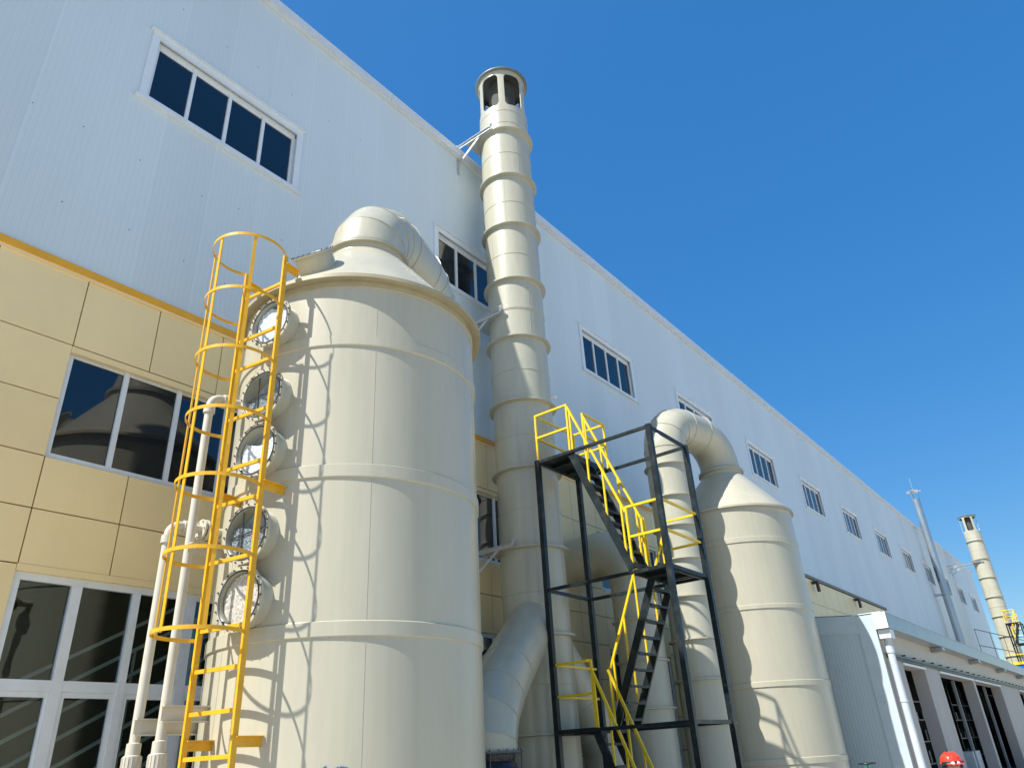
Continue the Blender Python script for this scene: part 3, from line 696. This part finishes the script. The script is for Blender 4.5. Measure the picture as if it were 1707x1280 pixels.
# ------------------------------------------------------------------ plastic pipes left of the ladder
def elbow_path(p0, zt, hdir, ln, r=.14):
    a_ = Vector((p0.x, p0.y, zt-r)); Z = Vector((0, 0, 1))
    return [Vector((p0.x, p0.y, G))]+arc(a_+hdir*r, r, -hdir, Z, 0, PI/2, 6)+[Vector((p0.x, p0.y, zt))+hdir*ln]
def water_pipe(label, p0, zt, hdir, R, fl):
    T = thing('water_pipe', label, 'pipe', (p0.x, p0.y, G), 'cream plastic pipes beside the ladder')
    ln = on_tank(p0, hdir)+.02
    MB().tube(elbow_path(p0, zt, hdir, ln), R, 24, caps=False).build('pipe', 'pipe', T, sharp=30)
    MB().ring((p0.x, p0.y, zt-.24), R-.002, R+.02, 0, .09, n=24).build('collar', 'pipe', T)      # socket collars of the fittings
    mb = MB(); mb.ring(Vector((p0.x, p0.y, zt))+hdir*.2, R-.002, R+.02, -.04, .05, hdir, 24)
    mb.build('collar', 'pipe', T)
    if fl:
        q = Vector((p0.x, p0.y, zt))+hdir*(fl)
        mb = MB().ring(q, R-.002, R+.075, -.035, -.012, hdir, 28).ring(q, R-.002, R+.075, .012, .035, hdir, 28)
        for k in range(6):
            x_ = hdir.cross(Vector((0, 0, 1))); an = PI/3*k; b_ = q+(x_*math.cos(an)+Vector((0, 0, 1))*math.sin(an))*(R+.05); mb.beam(b_-hdir*.055, b_+hdir*.055, .018)
        mb.build('flange', 'pipe', T)
    mb = MB()      # threaded union near the bottom
    zu = .12
    mb.lathe([(R, .26), (R+.02, .25), (R+.02, .14), (R+.04, .13), (R+.04, -.0), (R+.02, -.01), (R+.02, -.12), (R, -.13)], (p0.x, p0.y, zu), n=24)
    for k in range(16):
        an = 2*PI*k/16; b_ = Vector((p0.x+math.cos(an)*(R+.04), p0.y+math.sin(an)*(R+.04), zu)); mb.beam(b_+Vector((0, 0, .01)), b_+Vector((0, 0, .12)), .009)
    mb.build('union', 'pipe', T)
    MB().lathe([(R, 0), (R+.035, 0), (R+.035, -.22), (R, -.22)], (p0.x, p0.y, -.02), n=24).build('valve_body', 'pipe', T)
    hd = azv(300); b_ = Vector((p0.x, p0.y, .02))
    MB().tube([b_+hd*(R+.02), b_+hd*(R+.07)], .03, 12).tube([b_+hd*(R+.10)+Vector((0, 0, -.2)), b_+hd*(R+.10)+Vector((0, 0, .10))], [.03, .036], 12).build('valve_handle', 'red', T)
    return T
PA = Vector((4.33, 8.11, 0)); PB = Vector((4.27, 8.52, 0))
hA = Vector((1, -.10, 0)).normalized(); hB = Vector((1, -.05, 0)).normalized()
water_pipe('taller cream plastic pipe right beside the yellow ladder cage', PA, 4.36, hA, .050, 0)
water_pipe('shorter cream plastic pipe with a bolted flange, leftmost of the pair', PB, 2.76, hB, .054, .42)
# pipe support beams welded to the tank
def ibeam(mb, p, q, w_, h):
    mb.beam(p, q, .012, h); mb.beam(p+Vector((0, 0, h/2)), q+Vector((0, 0, h/2)), w_, .014); mb.beam(p-Vector((0, 0, h/2)), q-Vector((0, 0, h/2)), w_, .014)
for z, p_, x0_ in ((.52, PB, -.02), (.62, PA, -.03)):
    p = Vector((p_.x-.1, p_.y-.13, z)); ln = on_tank(p, Vector((1, 0, 0)))+.02
    mb = MB(); ibeam(mb, p, p+Vector((ln, 0, 0)), .09, .15)
    tag(mb.build('pipe_support', 'pipe', T1, smooth=False), None, None)
for z in (2.42,):
    p = Vector((PA.x-.05, PA.y-.11, z)); ln = on_tank(p, Vector((1, 0, 0)))+.02
    MB().beam(p, p+Vector((ln, 0, 0)), .10, .012).beam(p+Vector((0, .04, -.05)), p+Vector((ln, .04, -.05)), .012, .1).build('pipe_support', 'pipe', T1, smooth=False)

# ------------------------------------------------------------------ stair tower
def make_tower(label, ox, oy, x0, x1, y0, y1, levels, zg, Sx=.65):
    """levels: (top, middle, low) deck heights; X0..X1, Y0(front)..Y1(back)"""
    T = thing('stair_tower', label, 'stair tower', (ox+x0, oy+y0, zg), 'black stair towers with yellow rails')
    X0, X1, Y0, Y1 = ox+x0, ox+x1, oy+y0, oy+y1; zt, zm, zl = levels; ps = .105
    YL = Y0+.78; YU = Y1-.85
    for x in (X0, X1):
        for y in (Y0, Y1): MB().box(x-ps/2, x+ps/2, y-ps/2, y+ps/2, zg, zt+.0).box(x-.13, x+.13, y-.13, y+.13, zg, zg+.02).build('post', 'steel', T, smooth=False)
    for z in (zt, zm, zl):
        for (a_, b_) in (((X0, Y0), (X1, Y0)), ((X0, Y1), (X1, Y1)), ((X0, Y0), (X0, Y1)), ((X1, Y0), (X1, Y1))):
            if z is None: continue
            d = (Vector((*b_, 0))-Vector((*a_, 0))).normalized()*ps/2
            MB().beam(Vector((*a_, z-.04))+d, Vector((*b_, z-.04))-d, .055, .065).build('beam', 'steel', T, smooth=False)
    def deck(ya, yb, z):
        mb = MB().box(X0+.045, X1-.045, ya, yb, z-.01, z+.006)
        for x in (X0+.5, X0+1.1): mb.box(x-.03, x+.03, ya+.04, yb-.04, z-.085, z-.011)
        mb.box(X0+.045, X1-.045, ya, ya+.04, z-.1, z-.011); mb.box(X0+.045, X1-.045, yb-.04, yb, z-.1, z-.011)
        mb.build('platform', 'steel', T, smooth=False)
    deck(YU, Y1-.04, zt); deck(Y0+.04, YL, zm)
    if zl is not None: deck(YU, Y1-.04, zl)
    def flight(xa, xb, pa, pb, n, rail=True, rh=1.0):
        """pa, pb = (y, z) top and bottom of the stringers"""
        f_ = MB()
        dv = Vector((0, pb[0]-pa[0], pb[1]-pa[1])).normalized(); nv = Vector((0, -dv.z, dv.y))
        for x in (xa, xb):
            f_.beam((x, pa[0], pa[1]), (x, pb[0], pb[1]), .045, .16)
        fo = f_.build('stair_flight', 'steel', T, smooth=False)
        for k in range(n):
            t = (k+.6)/n; y = pa[0]+(pb[0]-pa[0])*t; z = pa[1]+(pb[1]-pa[1])*t
            MB().box(xa+.023, xb-.023, y-.10, y+.10, z-.012, z+.012).box(xa+.023, xb-.023, y-.10, y-.085, z-.035, z-.013).build('tread', 'steel', fo, smooth=False)
        mb = MB()
        for x in (xa, xb):
            mb.beam((x, pa[0], pa[1]+rh), (x, pb[0], pb[1]+rh), .045)
            for k in range(4):
                t = (k+.15)/3.4
                y = pa[0]+(pb[0]-pa[0])*t; z = pa[1]+(pb[1]-pa[1])*t
                mb.beam((x, y, z+.03), (x, y, z+rh), .036)
        mb.build('handrail', 'rail', fo, smooth=False)
    zA = zt-.08
    flight(X0+.03, X0+Sx, (YU-.05, zA), (YL+.02, zm+.03), 9, rh=1.15)
    if zl is not None:
        flight(X1-.85, X1-.06, (YL+.03, zm-.05), (YU, zl+.02), 9, rh=1.05)
        flight(X0+.03, X0+Sx, (YU-.02, zl-.06), (YU-.95, zg+.05), 6, rh=1.1)
    def guard(pts, z, h=1.12, posts=None, w_=.045, closed=False):
        mb = MB()
        for p, q in zip(pts, pts[1:]):
            for hh in (h, h*.5): mb.beam((*p, z+hh), (*q, z+hh), w_)
        for p in pts: mb.beam((*p, z), (*p, z+h+.02), w_*.95)
        mb.build('guard_rail', 'rail', T, smooth=False)
    xs = X0+Sx+.04
    for px_ in (X0+Sx, X0+Sx+.09): MB().beam((px_, YL+.01, zm), (px_, YL+.01, zm+1.2), .045).build('rail_post', 'rail', T, smooth=False)
    guard([(X0+.03, YU-.03), (X0+.03, Y1-.0), (X1-.03, Y1), (X1-.03, YU-.03), (xs, YU-.03)], zt)
    guard([(X0+.03, YL), (X0+.03, Y0+.0), (X1-.03, Y0), (X1-.03, YL)], zm+.05, 1.22)
    if zl is not None: guard([(X0+.03, YU-.03), (X0+.03, Y1), (X1-.03, Y1)], zl+.0, 1.18)
    return T
make_tower('black steel stair tower with yellow handrails in front of the tall near chimney', 0, 0, 12.75, 14.4, 6.17, 9.02, (6.0, 3.15, .46), G)

# ------------------------------------------------------------------ annex with the open doors
K = .852
AX, AY = 27.0*K, 6.13*K; AXE = 101.0*K; AT = 3.66*K; AB = WY-.26
A = thing('annex_building', 'low grey-clad annex with tall open doorways and a sheet-metal gutter', 'building', (AX, AY, G))
MB().quad((AX, AY+.0, G), (AX, WY-.06, G), (AX, WY-.06, AT+.6), (AX, AY, AT-.05)).build('end_wall', 'annex', A, smooth=False)
mb = MB().box(AX-.03, AX-.003, AY-.02, AY+.44, G, AT-.02)
mb.poly([(AX-.025, AY+.44, AT-.50), (AX-.025, AB, AT+.03), (AX-.025, AB, AT+.50), (AX-.025, AY+.44, AT-.0)], (.022, 0, 0))
mb.build('end_flashing', paint('annex_flashing', (.46, .53, .54), .35, var=.05), A, smooth=False)
MB().box(AX-.05, AX+.25, AY-.25, AY+.5, AT, AT+.02).build('corner_cap', 'frame', A, smooth=False)
MB().box(AX-.045, AX+.3, AY-.36, AY-.021, AT-.43, AT-.002).build('gutter_end', 'frame', A, smooth=False)
doors = [(a_*K, b_*K) for a_, b_ in ((29.52, 32.85), (35.54, 43.2), (43.76, 51.97), (60, 66))]
mb = MB(); DH = 2.19*K
wall_with_holes(mb, AX, AXE, G, DH+.05, [(a_, b_, G, DH) for a_, b_ in doors], AY, AY+.40)
mb.build('front_wall', 'render', A, smooth=False)
MB().quad((AX, AY+.01, DH+.05), (AXE, AY+.01, DH+.05), (AXE, AY+.01, AT-.3), (AX, AY+.01, AT-.3)).build('front_cladding', 'annexf', A, smooth=False)
MB().quad((AX, AY-.1, AT-.04), (AXE, AY-.1, AT-.04), (AXE, WY-.06, AT+.6), (AX, WY-.06, AT+.6)).build('roof', 'gutter', A, smooth=False)
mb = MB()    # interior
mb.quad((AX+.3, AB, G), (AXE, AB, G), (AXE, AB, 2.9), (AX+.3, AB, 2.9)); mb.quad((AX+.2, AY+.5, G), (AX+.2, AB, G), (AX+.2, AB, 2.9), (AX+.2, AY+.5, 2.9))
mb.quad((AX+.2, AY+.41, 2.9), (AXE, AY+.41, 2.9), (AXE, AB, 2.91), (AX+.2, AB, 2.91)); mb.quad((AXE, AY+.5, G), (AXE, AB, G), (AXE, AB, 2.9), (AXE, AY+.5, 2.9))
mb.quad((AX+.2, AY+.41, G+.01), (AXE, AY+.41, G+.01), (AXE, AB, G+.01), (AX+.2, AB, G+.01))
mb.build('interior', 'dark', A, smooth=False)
for xa, xb in ((30.0, 32.5), (36.2, 42.6), (45, 50)):
    mb = MB(); xa *= K; xb *= K; x = xa
    while x < xb+.01: mb.beam((x, AY+1.3, G), (x, AY+1.3, 1.9), .05); x += (xb-xa)/3
    for z in (-.9, -.2, .5, 1.1): mb.beam((xa, AY+1.3, z), (xb, AY+1.3, z), .04)
    for k in range(int((xb-xa)*3)): mb.box(xa+.1+k*.33, xa+.1+k*.33+.22, AY+1.35, AY+1.7, -.87+.7*(k % 3), -.87+.7*(k % 3)+random.uniform(.15, .4))
    mb.build('racking', 'steel', A, smooth=False)
for a_, b_ in doors[1:3]: MB().box(b_-1.5, b_-1.38, AY+.45, AY+.55, G, DH+.0).build('door_leaf', 'gutter', A, smooth=False)
mb = MB().box(AX+.5, AXE, AY-.09, AY-.04, DH+.16, DH+.22).box(AX+.5, AXE, AY-.041, AY-.004, DH+.10, DH+.25)
x = AX+1.0
while x < AXE: mb.box(x, x+.07, AY-.10, AY-.001, DH+.249, DH+.285); x += 1.32
mb.build('door_track', 'steel', A, smooth=False)
for a_, b_ in doors: MB().box(a_-.05, b_+.05, AY-.05, AY-.003, DH-.0, DH+.06).build('door_head', 'coping', A, smooth=False)
mb = MB(); x = AX; GX = [35.5, 44.1, 52.9, 61.6, 70.4, 79, 88]
for x2 in [g_*K for g_ in GX]+[AXE]:
    mb.box(x+.008, x2, AY-.37, AY-.345, AT-.44, AT-.02).box(x+.008, x2, AY-.344, AY-.02, AT-.44, AT-.415).box(x+.008, x2, AY-.385, AY-.371, AT-.035, AT-.02); x = x2
gt = mb.build('gutter', 'gutter', A, smooth=False)
for x in GX: x *= K; MB().poly([(x-.22, AY-.002, AT-.45), (x-.22, AY-.36, AT-.45), (x-.22, AY-.36, AT-.56), (x-.22, AY-.002, AT-.60)], (.44, 0, 0)).build('gutter_bracket', 'gutter', gt, smooth=False)
MB().box(AX+.06, AX+.52, AY-.34, AY-.03, AT-.68, AT-.45).build('gutter_box', 'coping', gt, smooth=False)
dx, dy = AX+.29, AY-.17
MB().tube([(dx, dy, AT-.68), (dx, dy, G+.1)], .094, 24).ring((dx, dy, .85), .094, .107, -.025, .025, n=24).ring((dx, dy, AT-.96), .094, .11, -.09, .09, n=24).build('downpipe', 'downpipe', gt)
for x0_, x1_ in ((26.2, 27.2), (35.1, 36.7)): MB().box(x0_, x1_, AY+.5, AY+1.1, G, -.64).build('cabinet', 'coping', A, smooth=False)

# ------------------------------------------------------------------ galvanised stack against the far wall
S = thing('metal_stack', 'slim galvanised metal stack with a rain cap in front of the far wall', 'chimney', (73.3, 10.35, G))
mb = MB().lathe([(.31, G), (.31, 19.0)], (73.3, 10.35, 0), n=32); mb.build('pipe', 'galv', S)
mb = MB()
for z in (10.6,): mb.ring((73.3, 10.35, z), .33, .45, -.05, .05, n=32).beam((72.9, 10.4, z), (72.9, WY, z), .08).beam((73.7, 10.4, z), (73.7, WY, z), .08)
mb.build('clamp', 'galv', S)
MB().lathe([(0, 19.95), (.62, 19.76), (.62, 19.72), (0, 19.82)], (73.3, 10.35, 0), n=32).build('rain_cap', 'galv', S)
mb = MB()
for k in range(3): q = Vector((73.3, 10.35, 0))+azv(60+120*k)*.3; mb.beam(q+Vector((0, 0, 18.9)), q+azv(60+120*k)*.15+Vector((0, 0, 19.8)), .05)
mb.beam((73.3, 10.35, 19.9), (73.3, 10.35, 21.0), .04); mb.build('cap_strut', 'galv', S, smooth=False)

# ------------------------------------------------------------------ blue shed and far stair tower by the distant chimney
B = thing('blue_shed', 'bright blue sheet-clad roof unit at the far right below yellow railings', 'shed', (76, 5.9, AT))
MB().box(76, 86, 5.9, 7.75, AT+.0, 4.72).build('body', 'blue', B, smooth=False)
mb = MB().box(75.9, 86.1, 5.8, 7.8, 4.722, 4.92)
mb.beam((76, 5.9, 5.35), (86, 5.9, 5.35), .06).beam((76, 7.75, 5.5), (76, 5.9, 5.5), .06)
for x in (76, 78, 80, 82, 84, 86): mb.beam((x, 5.9, 4.9), (x, 5.9, 5.5), .06)
mb.build('yellow_edge', 'rail', B, smooth=False)
mb = MB()
for z in (5.75, 6.9): mb.beam((66, 8.2, z-.1), (84, 6.2, z), .05)
for k in range(5): mb.beam((66+4*k, 8.2-.44*k, 4.7), (66+4*k, 8.2-.44*k, 6.8), .035)
mb.build('grey_railing', 'steel', B, smooth=False)
FT = make_tower('distant black stair tower with yellow rails in front of the far chimney', 0, 0, 83.0, 85.0, 6.6, 7.7, (8.7, 6.9, None), 4.92)

# ------------------------------------------------------------------ small green valve by the smaller tank
vx = atv = Vector((16.6, 4.55, 0))
VL = thing('gate_valve', 'green gate valve with a black handwheel at the foot of the farther tank', 'valve', (vx.x, vx.y, G))
zv = -.42
MB().tube([(vx.x, vx.y, G), (vx.x, vx.y, zv-.42)], .09, 20).ring((vx.x, vx.y, zv-.40), .05, .16, -.03, .03, n=24).lathe([(.13, -.38), (.15, -.3), (.09, -.2), (.06, -.15), (.06, -.05), (.03, -.04), (.03, .0)], (vx.x, vx.y, zv), n=20).build('body', 'green', VL)
MB().tube([Vector((vx.x, vx.y, zv))+azv(20*k)*.15 for k in range(18)], .016, 8, closed=True).beam((vx.x-.15, vx.y, zv), (vx.x+.15, vx.y, zv), .02).beam((vx.x, vx.y-.15, zv), (vx.x, vx.y+.15, zv), .02).build('handwheel', 'steel', VL)

# ------------------------------------------------------------------ worker
W = thing('person', 'worker in a red hard hat and dark work clothes walking past the annex', 'person', (11.8, 2.21, G))
pc = Vector((11.8, 2.21, G)); face = azv(240); side = Vector((face.y, -face.x, 0)); Zv = Vector((0, 0, 1))
def skin_obj(name, joints, edges, mat, parent, sub=2):
    off = V3(W['_o']); me = bpy.data.meshes.new(name); me.from_pydata([tuple(V3(j[0])-off) for j in joints], edges, []); me.update()
    o = bpy.data.objects.new(name, me); C.objects.link(o); o.parent = parent
    md = o.modifiers.new('skin', 'SKIN'); md.use_smooth_shade = True
    for i, j in enumerate(joints):
        r_ = j[1]; me.skin_vertices[0].data[i].radius = (r_, r_*(j[2] if len(j) > 2 else 1))
    me.skin_vertices[0].data[0].use_root = True
    s_ = o.modifiers.new('sub', 'SUBSURF'); s_.levels = sub; s_.render_levels = sub
    me.materials.append(MAT[mat]); return o
def at(f_, s_, z): return pc+face*f_+side*s_+Zv*z
J = [(at(0, 0, .95), .15, .8), (at(0, 0, 1.15), .14, .75), (at(0, 0, 1.32), .17, .7), (at(0, 0, 1.38), .07), (at(0, .19, 1.38), .06), (at(.03, .25, 1.12), .047), (at(.14, .25, .9), .037),
     (at(0, -.19, 1.38), .06), (at(-.03, -.25, 1.12), .047), (at(.05, -.26, .88), .037), (at(0, .1, .88), .09), (at(.1, .1, .5), .065), (at(.02, .1, .1), .045), (at(.16, .11, .04), .04),
     (at(0, -.1, .88), .09), (at(-.02, -.1, .5), .065), (at(-.2, -.1, .12), .045), (at(-.07, -.11, .04), .04)]
E_ = [(0, 1), (1, 2), (2, 3), (2, 4), (4, 5), (5, 6), (2, 7), (7, 8), (8, 9), (0, 10), (10, 11), (11, 12), (12, 13), (0, 14), (14, 15), (15, 16), (16, 17)]
body = skin_obj('work_clothes', J, E_, 'cloth', W)
# hands
def hand(p, d, s):
    J = [(p, .03, .6), (p+d*.05, .036, .5), (p+d*.09, .036, .45)]; E_ = [(0, 1), (1, 2)]
    for k in range(4):
        o_ = side*(-.027+.018*k); ln = (.065, .078, .072, .056)[k]
        J += [(p+d*.095+o_, .0095), (p+d*(.095+ln*.55)+o_+face*.008, .0088), (p+d*(.095+ln)+o_+face*.03, .0075)]; b_ = len(J); E_ += [(2, b_-3), (b_-3, b_-2), (b_-2, b_-1)]
    J += [(p+d*.03+face*.035, .012), (p+d*.07+face*.06, .010), (p+d*.095+face*.065, .009)]; b_ = len(J); E_ += [(1, b_-3), (b_-3, b_-2), (b_-2, b_-1)]
    return skin_obj('hand', J, E_, 'skin', W, 1)
hand(at(.15, .25, .89), (face*.3-Zv).normalized(), 1); hand(at(.06, -.26, .87), (face*.2-Zv).normalized(), -1)
# head: one lathe-like surface shaped by hand
hc = at(.03, 0, 1.53)
mb = MB(); n = 28; mrows = 18; idx = []
for i in range(mrows+1):
    ph = PI*i/mrows; z = math.cos(ph)
    for j in range(n):
        th = 2*PI*j/n; cx_, sx_ = math.cos(th), math.sin(th); r_ = math.sin(ph)
        fwd = r_*cx_*.098; lat = r_*sx_*.076; zz = z*.118
        if z < -.1: lat *= 1+.35*(z+.1); fwd *= 1+.12*(z+.1)
        if cx_ > .9 and -.35 < z < .12: fwd += .018*(1-abs(sx_)/.45)*(1 if z < -.02 else .5)      # nose
        if cx_ > .75 and abs(abs(sx_)-.38) < .15 and .0 < z < .2: fwd -= .008                     # eye sockets
        if cx_ > .85 and -.62 < z < -.5: fwd += .005                                             # lips
        mb.v.append(hc+face*fwd+side*lat+Zv*zz)
for i in range(mrows):
    for j in range(n): mb.f.append((i*n+j, i*n+(j+1) % n, (i+1)*n+(j+1) % n, (i+1)*n+j))
mb.tube([at(0, 0, 1.33), at(.02, 0, 1.45)], [.062, .055], 16)
for s_ in (-1, 1): mb.lathe([(0, .012), (.02, .014), (.03, .004), (.026, -.01)], hc+side*s_*.077-Zv*.005, side*s_+face*-.3, 12)
head = mb.build('head', 'skin', W, sharp=70)
mb = MB()
for s_ in (-1, 1): mb.lathe([(0, .008), (.01, .005), (.013, -.004)], hc+face*.088+side*s_*.031+Zv*.012, face, 12)
mb.build('eyes', 'black', head)
mb = MB().lathe([(0, .122), (.05, .118), (.09, .102), (.118, .068), (.129, .02), (.128, .0)], hc+Zv*.035, (0, 0, 1), 40)
mb.lathe([(.126, .0), (.14, -.004), (.14, .006), (.126, .012)], hc+Zv*.035, (0, 0, 1), 40)
pk = [hc+Zv*.04+face*(.12*math.cos(a_))+side*(.12*math.sin(a_)) for a_ in [math.radians(-50+10*k) for k in range(11)]]
pk2 = [hc+Zv*.02+face*(.185*math.cos(a_*.8))+side*(.135*math.sin(a_)) for a_ in [math.radians(50-10*k) for k in range(11)]]
mb.poly(pk+pk2, (0, 0, .008))
for k in (-.045, 0, .045): mb.tube([hc+Zv*(.035+.06)+face*.115+side*k, hc+Zv*(.035+.115)+face*.05+side*k, hc+Zv*(.035+.123)+side*k, hc+Zv*(.035+.102)-face*.08+side*k], .011, 8)
hat = mb.build('hard_hat', 'red', W, sharp=50)
mb = MB().tube([hc+Zv*.035+azv(240-70+14*k)*.128 for k in range(11)], .024, 10)
mb.build('goggle_strap', 'black', hat)
mb = MB()
for s_ in (-.5, .5): mb.lathe([(0, .014), (.017, .012), (.022, 0)], hc+Zv*.035+azv(240+s_*26)*.146, azv(240+s_*34), 16)
mb.build('goggles', 'coping', hat)
for s_ in (-1, 1):
    MB().lathe([(0, .035), (.03, .035), (.038, .025), (.038, 0)], hc-Zv*.01+side*s_*.082, side*s_, 20).build('ear_defender', 'black', hat)

for o in bpy.data.objects:
    if '_o' in o: del o['_o']
